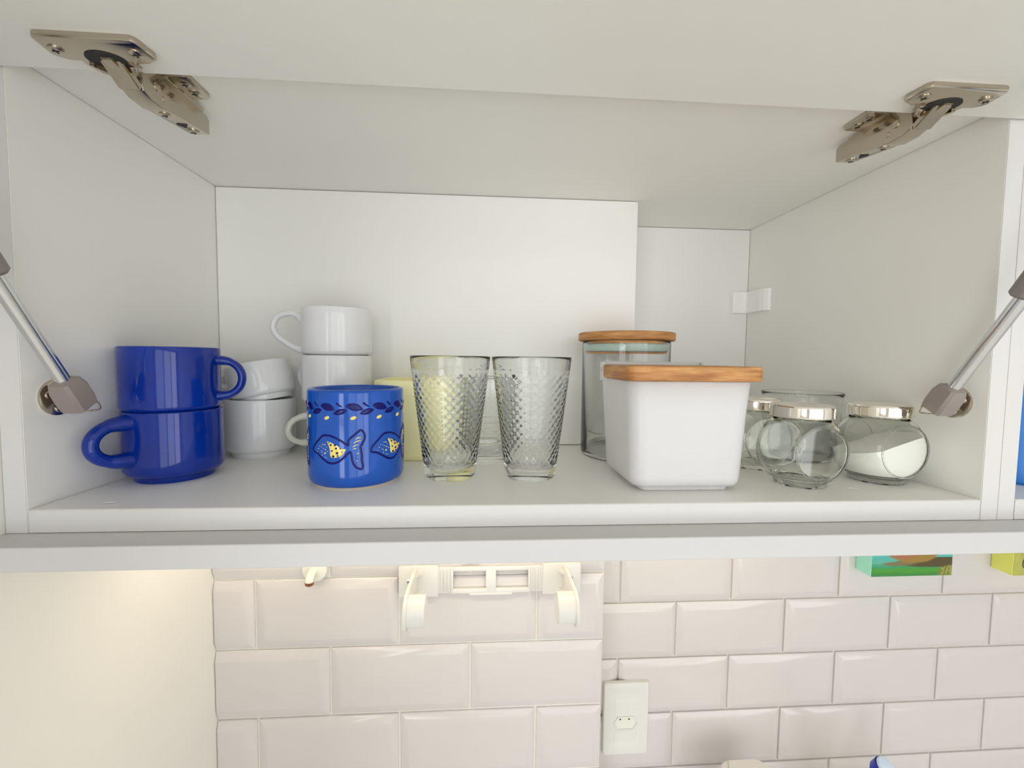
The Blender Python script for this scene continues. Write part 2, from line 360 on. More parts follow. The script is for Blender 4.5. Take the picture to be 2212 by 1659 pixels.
def make_hinge(c):
    body_poly = [(-0.0055, 0.3200), (-0.0040, 0.3168), (0.0030, 0.3150), (0.0150, 0.3140), (0.0235, 0.3165), (0.0700, 0.3225), (0.0738, 0.3240), (0.0738, 0.3365), (0.0700, 0.3390), (0.0040, 0.3390), (-0.0040, 0.3300)]
    hg = obj('hinge', lambda b: prism(b, body_poly, 'X', c-0.0078, c+0.0078, 0.0009), 'nickel', cab, smooth=35, label='nickel plated concealed hinge')
    # knuckle cheeks
    def arm(b):
        def seg(pts, hw, th):
            for (y0, z0), (y1, z1) in zip(pts, pts[1:]):
                d = Vector((0, y1-y0, z1-z0)); n = Vector((0, -d.z, d.y)).normalized()*th/2
                q = []
                for x in (c-hw, c+hw):
                    for p in (Vector((x, y0, z0)), Vector((x, y1, z1))):
                        q += [p+n, p-n]
                vs = [b.verts.new(p) for p in q]
                fs = [b.faces.new([vs[i] for i in f]) for f in ((0,1,3,2),(4,6,7,5),(0,4,5,1),(2,3,7,6),(0,2,6,4),(1,5,7,3))]
                bmesh.ops.bevel(b, geom=list({e for f in fs for e in f.edges}), offset=0.0008, segments=2, affect='EDGES')
        seg([(-0.0250, 0.3290), (-0.0050, 0.3175)], 0.0074, 0.0052)
        seg([(-0.0250, 0.3290), (-0.0300, 0.3287)], 0.0060, 0.0030)
        seg([(-0.0265, 0.3265), (-0.0045, 0.3225)], 0.0040, 0.0050)
    obj('arm', arm, 'nickel', hg, smooth=35)
    # flange on the door: straight wings with a round cup rim towards the hinge side
    fl = []
    cx = c - 0.0015
    for u, v in ((0.0300, -0.0435), (0.0325, -0.0410), (0.0345, -0.0265), (0.0330, -0.0235), (0.0260, -0.0215), (0.0180, -0.0195)): fl.append((cx+u, v))
    for k in range(0, 13):
        a = math.radians(8 + 164*k/12); fl.append((cx+0.0175*math.cos(a), -0.0225+0.0150*math.sin(a)))
    for u, v in ((0.0180, -0.0195), (0.0260, -0.0215), (0.0330, -0.0235), (0.0345, -0.0265), (0.0325, -0.0410), (0.0300, -0.0435)): fl.append((cx-u, v))
    obj('flange', lambda b: prism(b, fl, 'Z', ZD-0.0048, ZD, 0.0020), 'nickel', hg, smooth=35)
    cup = [(cx+0.0128*math.cos(t), -0.0235+0.0095*math.sin(t)) for t in [2*PI*k/28 for k in range(28)]]
    obj('cup_recess_shade', lambda b: prism(b, cup, 'Z', ZD-0.0052, ZD-0.0040), 'dark', hg)  # flat dark disc on the flange; its colour is the hollow's shade
    cup2 = [(cx+0.0150*math.cos(t), -0.0195+0.0125*math.sin(t)) for t in [PI*k/16 for k in range(17)]]
    cup2 += [(cx+0.0118*math.cos(t), -0.0195+0.0098*math.sin(t)) for t in [PI*k/16 for k in range(16, -1, -1)]]
    obj('cup_rim', lambda b: prism(b, cup2, 'Z', ZD-0.0072, ZD-0.0040, 0.0005), 'nickel', hg, smooth=40)
    def plate(b):
        prism(b, rrect(c-0.0270, c+0.0270, 0.0155, 0.0460, 0.0045), 'Z', H-0.0032, H-0.0001, 0.0009)
        box(b, c-0.0075, c+0.0115, 0.0160, 0.0600, H-0.0062, H-0.0030, 0.0007)
    obj('mounting_plate', plate, 'nickel', hg, smooth=35)
    def screw(b, x, y, z, r, tilt=0.0):
        n = Vector((0, math.sin(tilt), -math.cos(tilt)))
        p = Vector((x, y, z))
        sweep(b, [p-n*0.001, p+n*0.0008, p+n*0.0014], [r, r, r*0.65], [r, r, r*0.65], side=(1, 0, 0), n=18)
    for x, y, z, r, tl in ((c, 0.0285, 0.3173, 0.0042, 0.13), (c, 0.0635, 0.3217, 0.0046, 0.13), (c+0.0185, 0.0250, H-0.0032, 0.0042, 0), (c+0.0185, 0.0370, H-0.0032, 0.0042, 0),
                           (c-0.0185, 0.0250, H-0.0032, 0.0042, 0), (c-0.0185, 0.0370, H-0.0032, 0.0042, 0), (cx+0.0255, -0.0320, ZD-0.0048, 0.0042, 0), (cx-0.0255, -0.0320, ZD-0.0048, 0.0042, 0)):
        obj('screw', lambda b: screw(b, x, y, z, r, tl), 'nickel', hg, smooth=35)
        rec = lambda b: (box(b, x-r*0.55, x+r*0.55, y-0.0004, y+0.0004, z-0.00165, z-0.0012), box(b, x-0.0004, x+0.0004, y-r*0.55, y+r*0.55, z-0.00165, z-0.0012))  # dark cross on the head, groove shade put into its colour
        obj('screw_slot_shade', rec, 'dark', hg)
    obj('slot_shade', lambda b: prism(b, [(c-0.0045, 0.0485), (c, 0.0450), (c+0.0045, 0.0485), (c, 0.0545)], 'Z', 0.3193, 0.3203), 'dark', hg)  # flat dark diamond, shade of an opening painted rather than cut
    for s in (-1, 1):
        def rivets(b):
            cyl(b, (c+s*0.0072, 0.0095, 0.3275), (c+s*0.0086, 0.0095, 0.3275), 0.0034, 18, 0.0004)
        obj('rivet', rivets, 'nickel', hg, smooth=35)
        def riv2(b): cyl(b, (c+s*0.0072, 0.0170, 0.3225), (c+s*0.0083, 0.0170, 0.3225), 0.0024, 16, 0.0003)
        obj('rivet', riv2, 'nickel', hg, smooth=35)
make_hinge(0.0925)
make_hinge(0.7140)

def make_strut(sx, wall):
    # sx=+1: on the left side panel, -1: on the right one
    X = lambda d: wall + sx*d
    A = Vector((X(0.0195), 0.0160, 0.0945)); B = Vector((X(0.0195), -0.1180, 0.3130)); d = (B-A).normalized()
    g = obj('gas_strut', lambda b: sweep(b, [A+d*0.0945, A+d*0.0965, A+d*0.235, A+d*0.237], [0.0080, 0.0098, 0.0098, 0.0080], [0.0080, 0.0098, 0.0098, 0.0080], n=28), 'greypaint', cab, smooth=40, label='grey gas strut with a polished steel rod')
    obj('rod', lambda b: sweep(b, [A-d*0.002, A+d*0.1], 0.0050, 0.0050, n=24), 'steel', g, smooth=60)
    def fitting(b):
        # boxy plastic ball socket at the lower end of the rod
        n = Vector((sx, 0, 0)); q = d.cross(Vector((1, 0, 0)))
        def L(t, hw, hd): return [A + d*t + n*u*hw + q*v*hd for u, v in ((-1,-0.75),(-0.75,-1),(0.75,-1),(1,-0.75),(1,0.75),(0.75,1),(-0.75,1),(-1,0.75))]
        loft(b, [L(0.0075, 0.0050, 0.0050), L(0.0060, 0.0075, 0.0080), L(-0.0010, 0.0092, 0.0098), L(-0.0130, 0.0094, 0.0100), L(-0.0190, 0.0088, 0.0094), L(-0.0200, 0.0076, 0.0082)])
    obj('socket', fitting, 'greyplastic', g, smooth=30)
    def clipw(b):
        e = A - d*0.0200
        sweep(b, catmull([e+Vector((sx*0.010, 0.004, 0.004)), e+Vector((sx*0.008, 0.008, -0.002)), e+Vector((0, 0.009, -0.004)), e+Vector((-sx*0.006, 0.004, -0.004))], 5), 0.0008, 0.0008, n=8)
    obj('retaining_clip', clipw, 'nickel', g, smooth=60)
    def plate(b):
        c0 = Vector((wall, 0.0270, 0.0858)); ax = Vector((sx, 0, 0))
        sweep(b, [c0+ax*0.0001, c0+ax*0.0016, c0+ax*0.0026, c0+ax*0.0020], [0.0150, 0.0150, 0.0136, 0.0], [0.0150, 0.0150, 0.0136, 0.0001], side=(0, 0, 1), n=40, cap=False)
        cyl(b, c0+ax*0.0015, c0+ax*0.0125, 0.0034, 16)
    obj('ball_plate', plate, 'nickel', g, smooth=40)
    def psc(b):
        for dy, dz in ((-0.0088, 0.0025), (-0.0010, -0.0095), (0.0085, 0.0050)):
            c0 = Vector((wall+sx*0.0018, 0.0270+dy, 0.0858+dz)); cyl(b, c0, c0+Vector((sx*0.0018, 0, 0)), 0.0031, 14, 0.0006)
    obj('plate_screw', psc, 'nickel', g, smooth=40)
    def upper(b):
        box(b, X(0.0195)-0.011, X(0.0195)+0.011, -0.140, -0.096, ZD-0.003, ZD-0.0001, 0.0006)
        cyl(b, (X(0.0195), -0.118, ZD-0.0025), (X(0.0195), -0.118, 0.3100), 0.0045, 16)
        sweep(b, [A+d*0.235, A+d*0.243, B+d*0.004], [0.006, 0.0085, 0.0085], [0.006, 0.0085, 0.0085], n=16)
    obj('door_bracket', upper, 'greyplastic', g, smooth=35)
make_strut(1, 0.0)
make_strut(-1, W)

# ------------------------------------------------------------------ board and light strip below the cabinets
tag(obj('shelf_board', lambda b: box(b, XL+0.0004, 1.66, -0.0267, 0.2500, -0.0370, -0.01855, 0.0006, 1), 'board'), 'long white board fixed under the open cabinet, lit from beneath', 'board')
led_mat = mat('warm led', (1, 0.9, 0.7, 1), 0.5, emit=(1.0, 0.86, 0.62, 1), estr=20)
led = thing('light_strip', 'slim warm light strip under the white board', 'lamp', (0.0, 0.165, -0.037))
obj('housing', lambda b: box(b, 0.0, 0.52, -0.009, 0.009, -0.006, -0.0002, 0.0005, 1), 'plastic', led)
obj('diffuser', lambda b: box(b, 0.004, 0.516, -0.006, 0.006, -0.009, -0.0061), led_mat, led)
led2 = thing('light_strip', 'short warm light strip under the board beside the tiled column', 'lamp', (0.545, 0.235, -0.037))
obj('housing', lambda b: box(b, 0.0, 0.30, -0.009, 0.009, -0.006, -0.0002, 0.0005, 1), 'plastic', led2)
obj('diffuser', lambda b: box(b, 0.004, 0.296, -0.006, 0.006, -0.009, -0.0061), led_mat, led2)

# ------------------------------------------------------------------ neighbouring cabinet
N0 = W+0.0165
nb = thing('wall_cabinet', 'second white wall cabinet cropped by the right edge of the picture', 'cabinet', (N0, 0, 0))
obj('side_panel', lambda b: box(b, 0, 0.0160, 0, D2+0.0034, -0.0184, H+0.016, 0.0005, 1), 'laminate', nb)
obj('side_panel', lambda b: box(b, 0.816, 0.832, 0, D2+0.0034, -0.0184, H+0.016, 0.0005, 1), 'laminate', nb)
obj('bottom_panel', lambda b: box(b, 0.0160+G, 0.816-G, 0.0004, D2+0.003, -0.0182, 0, 0.0005, 1), 'laminate', nb)
obj('top_panel', lambda b: box(b, 0.0160+G, 0.816-G, 0.0004, D2+0.003, H, H+0.016, 0.0005, 1), 'laminate', nb)
obj('back_panel', lambda b: box(b, 0.0160+G, 0.816-G, D2, D2+0.003, G, H-G), 'laminate', nb)
obj('edge_band', lambda b: box(b, 0.0002, 0.0158, -0.0002, 0.0003, -0.0182, H+0.0155), 'edge', nb)
obj('edge_band', lambda b: box(b, 0.0160+G, 0.816-G, -0.0001, 0.0004, -0.0180, -0.0004), 'edge', nb)
obj('flap_door', lambda b: box(b, 0.0005, 0.8315, -0.372, -0.0022, ZD, ZD+0.016, 0.0008, 1), 'laminate', nb)
bc = thing('storage_canister', 'bright blue canister in the neighbouring cabinet at the right edge', 'canister', (0.935, 0.080, 0))
obj('body', lambda b: lathe(b, [(0, 0), (0.053, 0), (0.056, 0.003), (0.057, 0.15), (0.0545, 0.15), (0.054, 0.004), (0, 0.003)], 56), 'canister', bc, smooth=35)
obj('lid', lambda b: lathe(b, [(0, 0.150), (0.0585, 0.150), (0.0590, 0.152), (0.0590, 0.162), (0.057, 0.164), (0, 0.164)], 56), 'canister', bc, smooth=35)

# ------------------------------------------------------------------ cups
def cup_profile(r, h, fr, fh, wall, taper=1.0):
    rb = r*taper
    o = [(0, fh*0.35), (fr-0.0045, fh*0.35), (fr-0.0035, 0.0), (fr-0.0005, 0.0), (fr, 0.0008), (fr+0.0004, fh*0.75)]
    for k in range(7):  # rounded shoulder
        a = PI/2*k/6; o.append((fr+0.0004+(rb-fr-0.0004)*math.sin(a), fh*0.75+(0.0065)*(1-math.cos(a))))
    z0 = fh*0.75+0.0065
    for k in range(1, 6): o.append((rb+(r-rb)*k/5, z0+(h-0.0016-z0)*k/5))
    o += [(r-0.0003, h-0.0006), (r-wall*0.5, h), (r-wall+0.0003, h-0.0006), (r-wall, h-0.0018)]
    o += [(rb-wall, z0+0.003), (rb-wall-0.003, z0-0.001), (rb-wall-0.009, fh+0.003), (0, fh+0.003)]
    return o
H_RING = lambda r, z0, z1, p: [(r-0.004+(p+0.004)*max(0.0, math.cos(a))**0.72, 0, (z0+z1)/2+(z1-z0)/2*math.sin(a)) for a in [PI/2-PI*k/10 for k in range(11)]]
H_HEART = lambda r, z0, z1, p: [(r-0.003, 0, z1-0.010), (r+p*0.18, 0, z1-0.002), (r+p*0.48, 0, z1), (r+p*0.85, 0, z1-0.005), (r+p, 0, z1-0.0165), (r+p*0.88, 0, z1-0.027), (r+p*0.55, 0, z0+0.009), (r+p*0.22, 0, z0+0.003), (r-0.003, 0, z0)]
def make_cup(name, label, loc, ang, m, r, h, fr, fh, wall, hz0, hz1, hp, shape=H_RING, ha=0.0052, hb=0.0034, rot=None, group=None, hm=None, ends=1.7, cat='cup'):
    t = thing(name, label, cat, loc, rot or (0, 0, ang), group)
    obj('body', lambda b: lathe(b, cup_profile(r, h, fr, fh, wall), 72), m, t, smooth=50)
    pts = catmull(shape(r, hz0, hz1, hp), 6); n = len(pts)
    fl = [1+(ends-1)*max(0, 1-min(i, n-1-i)/(n*0.16)) for i in range(n)]
    obj('handle', lambda b: sweep(b, pts, [ha*f for f in fl], [hb*(1+(f-1)*0.7) for f in fl], side=(0, 1, 0), n=14), hm or m, t, smooth=60)
    return t
D = math.radians
GB = 'stacked deep blue cups'; GW = 'stacked white cups'
make_cup('coffee_cup', 'deep blue cup at the bottom of the blue pair, handle to the left', (0.0425, 0.1005, 0), D(-115), 'blue', 0.0413, 0.0685, 0.0330, 0.0075, 0.004, 0.0240, 0.0590, 0.0260, ha=0.0064, hb=0.0056, group=GB)
make_cup('coffee_cup', 'deep blue cup stacked on top of the other blue cup, handle to the right', (0.0412, 0.1005, 0.0612), D(14), 'blue', 0.0413, 0.0685, 0.0330, 0.0075, 0.004, 0.0190, 0.0560, 0.0205, ha=0.0052, hb=0.0038, group=GB)
make_cup('coffee_cup', 'white cup standing on the shelf behind the blue pair, another cup tipped into it', (0.0758, 0.2032, 0), D(185), 'ceramicgrey', 0.0392, 0.0697, 0.0325, 0.0080, 0.0035, 0.0250, 0.0580, 0.0240, group=GW)
make_cup('coffee_cup', 'small white cup tilted sideways inside the white cup behind the blue pair', (0.0822, 0.2020, 0.0660), 0, 'ceramicgrey', 0.0362, 0.0470, 0.0300, 0.0080, 0.0032, 0.0230, 0.0420, 0.0140, rot=(0, D(13), D(172)), group=GW)
make_cup('coffee_cup', 'cream cup at the foot of the white stack, half hidden by the fish mug', (0.1720, 0.2000, 0), D(-144), 'cream', 0.0345, 0.0665, 0.0280, 0.0060, 0.0032, 0.0180, 0.0510, 0.0245, ha=0.0045, hb=0.0034, group=GW)
make_cup('coffee_cup', 'middle white cup of the three stacked behind the fish mug', (0.1705, 0.2005, 0.0612), D(152), 'ceramic', 0.0412, 0.0625, 0.0290, 0.0060, 0.0034, 0.0180, 0.0520, 0.0240, ha=0.0050, hb=0.0036, group=GW)
make_cup('coffee_cup', 'topmost white cup of the three stacked behind the fish mug, handle to the left', (0.1708, 0.2005, 0.1182), D(186), 'ceramic', 0.0410, 0.0625, 0.0290, 0.0060, 0.0034, 0.0110, 0.0560, 0.0330, shape=H_HEART, ha=0.0046, hb=0.0036, group=GW)

# ------------------------------------------------------------------ fish mug
MR = 0.0449
mug = thing('coffee_mug', 'bright blue mug with carved fish and leaf frieze in front of the white stack', 'mug', (0.2278, 0.0820, 0))
def mugprof(b):
    p = [(0, 0.002), (0.036, 0.002), (0.037, 0.0022), (0.0385, 0.0022), (0.0405, 0.0026), (0.0430, 0.0042), (0.0444, 0.0068), (MR, 0.0105)]
    p += [(MR, 0.0105+0.0785*k/10) for k in range(1, 11)]
    p += [(MR-0.0003, 0.0905), (MR-0.0012, 0.0917), (MR-0.0028, 0.0920), (MR-0.0042, 0.0913), (MR-0.0048, 0.0900), (MR-0.0050, 0.010), (MR-0.008, 0.0066), (0, 0.006)]
    lathe(b, p, 96)
obj('body', mugprof, 'fishblue', mug, smooth=50)
obj('foot_ring', lambda b: lathe(b, [(0.0350, 0.0024), (0.0352, 0.0), (0.0385, 0.0), (0.0402, 0.0025), (0.0350, 0.0024)], 72), 'clay', mug, smooth=40)
hp = catmull([(-0.006, MR-0.003, 0.072), (-0.004, MR+0.013, 0.073), (0, MR+0.023, 0.060), (0, MR+0.022, 0.040), (0, MR+0.011, 0.026), (0, MR-0.003, 0.025)], 6)
obj('handle', lambda b: sweep(b, hp, 0.0062, 0.0042, side=(1, 0, 0), n=14), 'fishblue', mug, smooth=60)
def onmug(td, zmm, off): 
    t = D(td); return Vector(((MR+off)*math.cos(t), (MR+off)*math.sin(t), zmm/1000))
def strip(b, top, bot, rot=0.0, N=14, Mv=4, hi=0.00045, lo=-0.0002):
    def resample(pts):
        pts = [Vector(p) for p in pts]; L = [0]
        for a, c in zip(pts, pts[1:]): L.append(L[-1]+(c-a).length)
        out = []
        for i in range(N+1):
            s = L[-1]*i/N; j = 0
            while j < len(L)-2 and L[j+1] < s: j += 1
            f = (s-L[j])/max(1e-9, L[j+1]-L[j]); out.append(pts[j].lerp(pts[j+1], min(1, f)))
        return out
    A, B = resample(catmull(top, 5)), resample(catmull(bot, 5)); g = []
    for i in range(N+1):
        row = []
        for k in range(Mv+1):
            f = k/Mv; p = A[i].lerp(B[i], f)
            e = min(1, 2.2*min(f, 1-f)) * min(1, 6*min(i, N-i)/N)
            row.append(b.verts.new(onmug(p.x+rot, p.y, lo+(hi-lo)*min(1, e*1.6))))
        g.append(row)
    for i in range(N):
        for k in range(Mv): b.faces.new((g[i][k], g[i+1][k], g[i+1][k+1], g[i][k+1]))
def ribbon(b, pts, wmm, rot=0.0, closed=True, hi=0.0004, lo=-0.0003):
    mm = MR*1000*PI/180
    P = [Vector((p[0]*mm, p[1])) for p in pts]; C = catmull(P, 5, closed); n = len(C); rows_ = []
    for i in range(n):
        a, c = (C[i-1], C[(i+1) % n]) if closed else (C[max(0, i-1)], C[min(n-1, i+1)])
        t = (c-a).normalized(); nn = Vector((-t.y, t.x)); wd = wmm if closed else wmm*(0.35+0.65*math.sin(PI*min(1, max(0.0, (i+0.5)/n))))
        row = []
        for f, h in ((-1, lo), (-0.55, hi), (0.55, hi), (1, lo)):
            q = C[i]+nn*wd/2*f; row.append(b.verts.new(onmug(q.x/mm+rot, q.y, h)))
        rows_.append(row)
    for i in range(n if closed else n-1):
        a, c = rows_[i], rows_[(i+1) % n]
        for k in range(3): b.faces.new((a[k], c[k], c[k+1], a[k+1]))
def dot(b, td, zmm, rx, rz=None, tilt=0.0, rot=0.0, hi=0.0005):
    rz = rz or rx; mm = MR*1000*PI/180; n = 14
    c = b.verts.new(onmug(td+rot, zmm, hi)); prev = None; rings = []
    for f, h in ((0.7, hi), (1.0, -0.0003)):
        ring = []
        for k in range(n):
            a = 2*PI*k/n; x, z = rx*f*math.cos(a), rz*f*math.sin(a)
            x, z = x*math.cos(tilt)-z*math.sin(tilt), x*math.sin(tilt)+z*math.cos(tilt)
            ring.append(b.verts.new(onmug(td+rot+x/mm, zmm+z, h)))
        rings.append(ring)
    for k in range(n):
        b.faces.new((c, rings[0][k], rings[0][(k+1) % n])); b.faces.new((rings[0][k], rings[1][k], rings[1][(k+1) % n], rings[0][(k+1) % n]))
OUT = [(-130.5,37),(-128.3,40.7),(-121.4,46.2),(-114.5,50.8),(-109.1,51.5),(-101.7,50.7),(-92.8,47.6),(-83.8,43.0),(-83.5,46.5),(-81.4,49.1),(-77,52),(-72.3,55.1),(-70.2,56.3),(-68.1,55.5),(-66,52.4),(-65.8,48.4),(-67.9,44.6),(-70.3,41.2),(-69.8,37.7),(-69.1,33.7),(-69.1,28.9),(-67.9,23.5),(-68.7,21.1),(-71.6,21.1),(-76.2,23.6),(-79,28.1),(-80,32.5),(-81,36.4),(-83.4,36.1),(-88.2,32.2),(-94.2,28.3),(-101,26.4),(-108.3,27.4),(-115.7,30.8),(-122.6,34.2),(-128.5,35.4)]
PT = [(-109.2,46.5),(-103.6,45.9),(-96.1,43.9),(-91.3,40.5),(-85.2,39.8)]
PB = [(-109.2,46.5),(-106.7,42.7),(-104.95,38),(-105,34.5),(-104.5,31.1),(-99.7,30.4),(-93,32.2),(-88.1,35.7),(-85.2,39.8)]
SPN = [(-105.42,45.0,0.6),(-103.35,43.08,1.12),(-98.39,43.0,0.97),(-97.03,40.12,1.18),(-92.33,39.9,0.7),(-101.95,37.83,1.01),(-95.86,35.89,1.47),(-95.34,33.4,0.9),(-90.39,37.01,0.75),(-100.46,32.9,1.3)]
STR = [[(-75.7,47.8),(-73.4,49.4),(-69.7,49.5)],[(-77.8,44.6),(-74.4,46.2),(-69.5,47.1)],[(-78.6,41.2),(-76,42.6),(-72.9,43.3)],[(-78.4,39.4),(-76.2,39.9),(-74.5,39.7)],[(-74.3,34.9),(-73.2,35.3),(-72.2,35.1)]]
SPY = [(-114,43.2,.55),(-111.2,42.9,.75),(-118.4,41.4,.45),(-115.8,40.9,.4),(-120.4,39,.6),(-113,39.6,.5),(-110.3,38.6,.7),(-107.4,37.2,.55),(-115.2,36.1,.5),(-111.05,35.3,1.1),(-122.1,36.2,.4),(-114.9,33.5,.5),(-111.1,31.8,.45),(-108.8,31.3,.45),(-109,40.9,.4),(-116.6,37.3,.4),(-74.1,28.6,.7),(-73.8,36.7,.35),(-73.6,32,.4),(-73,26,.35)]
for k in range(5):
    rot = 71.6*k
    fo = obj('fish', lambda b: ribbon(b, OUT, 2.1, rot, lo=-0.0001), 'navy', mug, smooth=60, label='carved navy fish outline')
    obj('fish_patch', lambda b: strip(b, PT, PB, rot, 18, 8), 'yelglaze', fo, smooth=60)
    for a, z, r in SPN: obj('fish_spot', lambda b: dot(b, a, z, r, rot=rot, hi=0.0008), 'navy', fo, smooth=60)
    for s in STR: obj('fish_stroke', lambda b: ribbon(b, s, 1.1, rot, closed=False, hi=0.0005), 'yelglaze', fo, smooth=60)
    def spy(b):
        for a, z, r in SPY: dot(b, a, z, r, r*0.75, 0.4, rot)
    obj('fish_speckle', spy, 'yelglaze', fo, smooth=60)['kind'] = 'stuff'
LBT = [(-87.0,77.8),(-83.3,80.4),(-78.2,81.2),(-73.5,80.5),(-69.9,78.2),(-66.6,74.6)]
LBB = [(-87.0,77.8),(-83.9,76.1),(-80.3,73.9),(-75.7,73.0),(-70.5,73.5),(-66.6,74.6)]
LLT = [(-100.8,70.6),(-98.5,73.4),(-94.5,75.4),(-90.2,76.2),(-83.7,74.8)]
LLB = [(-100.8,70.6),(-94.6,69.6),(-89.8,70.1),(-86.0,72.2),(-83.7,74.8)]
SPT = [(-97.3,80.6),(-95.5,81.6),(-92.3,79.5),(-88.6,76.7)]
SPB = [(-97.3,80.6),(-96.4,79.5),(-93.4,77.6),(-88.6,76.7)]
for k in range(12):
    rot = 29.4*k if k < 7 else 29.4*6+30.6*(k-6)
    obj('leaf', lambda b: strip(b, LBT, LBB, rot), 'navy', mug, smooth=60)
    obj('leaf', lambda b: strip(b, LLT, LLB, rot), 'navy', mug, smooth=60)
    obj('leaf', lambda b: strip(b, SPT, SPB, rot, 10, 3), 'navy', mug, smooth=60)
    obj('glaze_dot', lambda b: dot(b, -77.8, 67.3, 3.1, 1.7, 0.36, rot), 'yelglaze', mug, smooth=60)

# ------------------------------------------------------------------ yellow cup
ycup = thing('square_cup', 'pastel yellow square ceramic cup between the fish mug and a patterned glass', 'cup', (0.2700, 0.2005, 0))
def ybody(b):
    def L(hw, z, r): return [(x, y, z) for x, y in rrect(-hw, hw, -hw, hw, r, 8)]
    loft(b, [L(0.0425, 0.0, 0.014), L(0.0445, 0.0015, 0.015), L(0.0455, 0.006, 0.015), L(0.0460, 0.040, 0.015), L(0.0465, 0.0925, 0.015), L(0.0460, 0.0945, 0.015), L(0.0440, 0.0952, 0.014), L(0.0428, 0.0942, 0.014), L(0.0424, 0.0920, 0.013), L(0.0415, 0.008, 0.012), L(0.0380, 0.005, 0.010)])
obj('body', ybody, 'yellow', ycup, smooth=45)
def yfr(b):
    for s in (-1, 1):
        box(b, s*0.0240-0.0014, s*0.0240+0.0014, -0.0468, -0.0440, 0.012, 0.078, 0.0011)
    box(b, -0.0254, 0.0254, -0.0468, -0.0440, 0.0765, 0.0793, 0.0011)
obj('embossed_frame', yfr, 'yellow', ycup, smooth=45)

# ------------------------------------------------------------------ glass tumblers
def tumbler_mesh():
    n = 224; z0, z1 = 0.0150, 0.1085
    rad = lambda z: 0.0262+(0.0408-0.0262)*max(0, (z-0.006)/(0.1238-0.006))**0.97
    prof = [(0, 0.0012), (0.014, 0.0012), (0.0205, 0.0004), (0.0232, 0.0), (0.0248, 0.0008), (0.0256, 0.003), (rad(0.008), 0.008), (rad(0.011), 0.011), (rad(0.0145), 0.0145)]
    rows_ = 22; NZ = rows_*6; f0 = len(prof)
    for k in range(NZ+1):
        z = z0+(z1-z0)*k/NZ; prof.append((rad(z), z))
    f1 = len(prof)
    prof += [(rad(0.1093)+0.0002, 0.1093), (rad(0.111), 0.111), (rad(0.118), 0.118), (rad(0.1222), 0.1222), (0.0405, 0.1238), (0.0398, 0.1240), (0.0390, 0.1232), (rad(0.121)-0.0021, 0.121), (rad(0.10)-0.0024, 0.10), (rad(0.07)-0.0025, 0.07), (rad(0.04)-0.0027, 0.04), (rad(0.018)-0.0030, 0.018), (0.0205, 0.0128), (0.0160, 0.0105), (0.008, 0.0098), (0, 0.0096)]
    def fn(r, z, t, i):
        if f0 <= i < f1:
            k = (i-f0)/6.0
            c = math.cos(28*t/1.0)*math.cos(0)  # cells around
            v = math.cos(PI*k)
            f = 0.5*(math.cos(28*t)+1)*0.5*(v+1) + 0.5*(1-math.cos(28*t))*0.5*(1-v)
            edge = min(1, (i-f0)/8.0, (f1-1-i)/8.0)
            r = r - 0.00075*(1-f)**1.5*edge + 0.0001*edge
        return r*math.cos(t), r*math.sin(t), z
    return mesh_of('tumbler_glass', lambda b: lathe(b, prof, n, fn), 179)
TM = tumbler_mesh()
GT = 'patterned glass tumblers'
tag(obj('glass_tumbler', TM, 'glass', None, (0.3192, 0.0912, 0)), 'clear honeycomb patterned tumbler next to the yellow cup', 'glass', GT)
tag(obj('glass_tumbler', TM, 'glass', None, (0.4019, 0.0875, 0)), 'clear honeycomb patterned tumbler nearer to the white box', 'glass', GT)
def ribbed(b):
    prof = [(0, 0.001), (0.020, 0.001), (0.026, 0.0), (0.0288, 0.0010), (0.0296, 0.004), (0.0298, 0.010)]
    for k in range(0, 81):
        z = 0.0125+0.070*k/80; prof.append((0.0300+0.0035*(z/0.1)-0.0007*(0.5-0.5*math.cos(2*PI*k/8)), z))
    prof += [(0.0334, 0.086), (0.0338, 0.097), (0.0336, 0.0993), (0.0328, 0.1000), (0.0320, 0.0990), (0.0318, 0.096), (0.0285, 0.014), (0.024, 0.010), (0, 0.009)]
    lathe(b, prof, 72)
tag(obj('glass_tumbler', ribbed, 'glass', None, (0.3580, 0.1625, 0), smooth=179), 'clear glass with horizontal ribs standing behind the two patterned tumblers', 'glass')

# ------------------------------------------------------------------ tall glass jar with bamboo lid
jr = thing('storage_jar', 'tall round glass jar with a bamboo lid behind the white box', 'jar', (0.5335, 0.1885, 0))
obj('glass_body', lambda b: lathe(b, [(0, 0.0010), (0.046, 0.0010), (0.050, 0.0), (0.0525, 0.0010), (0.0540, 0.0040), (0.0545, 0.0080), (0.0545, 0.1420), (0.0542, 0.1442), (0.0538, 0.1448), (0.0534, 0.1440), (0.0532, 0.1420), (0.0532, 0.008), (0.050, 0.0040), (0, 0.0035)], 88), 'glass', jr, smooth=50)
lid = obj('bamboo_lid', lambda b: lathe(b, [(0, 0.1455), (0.0575, 0.1455), (0.0592, 0.1462), (0.0597, 0.1475), (0.0597, 0.1540), (0.0592, 0.1552), (0.0578, 0.1558), (0, 0.1558)], 88), 'bamboo', jr, smooth=35)
obj('plug', lambda b: lathe(b, [(0, 0.1290), (0.0500, 0.1290), (0.0502, 0.1310), (0.0480, 0.1312), (0.0480, 0.1415), (0.0500, 0.1417), (0.0502, 0.1454), (0, 0.1454)], 80), 'bamboo', lid, smooth=35)
obj('seal_ring', lambda b: lathe(b, [(0.0482, 0.1318), (0.0500, 0.1316), (0.0514, 0.1330), (0.0516, 0.1365), (0.0514, 0.1400), (0.0500, 0.1414), (0.0482, 0.1412), (0.0482, 0.1318)], 80), 'seal', lid, smooth=60)

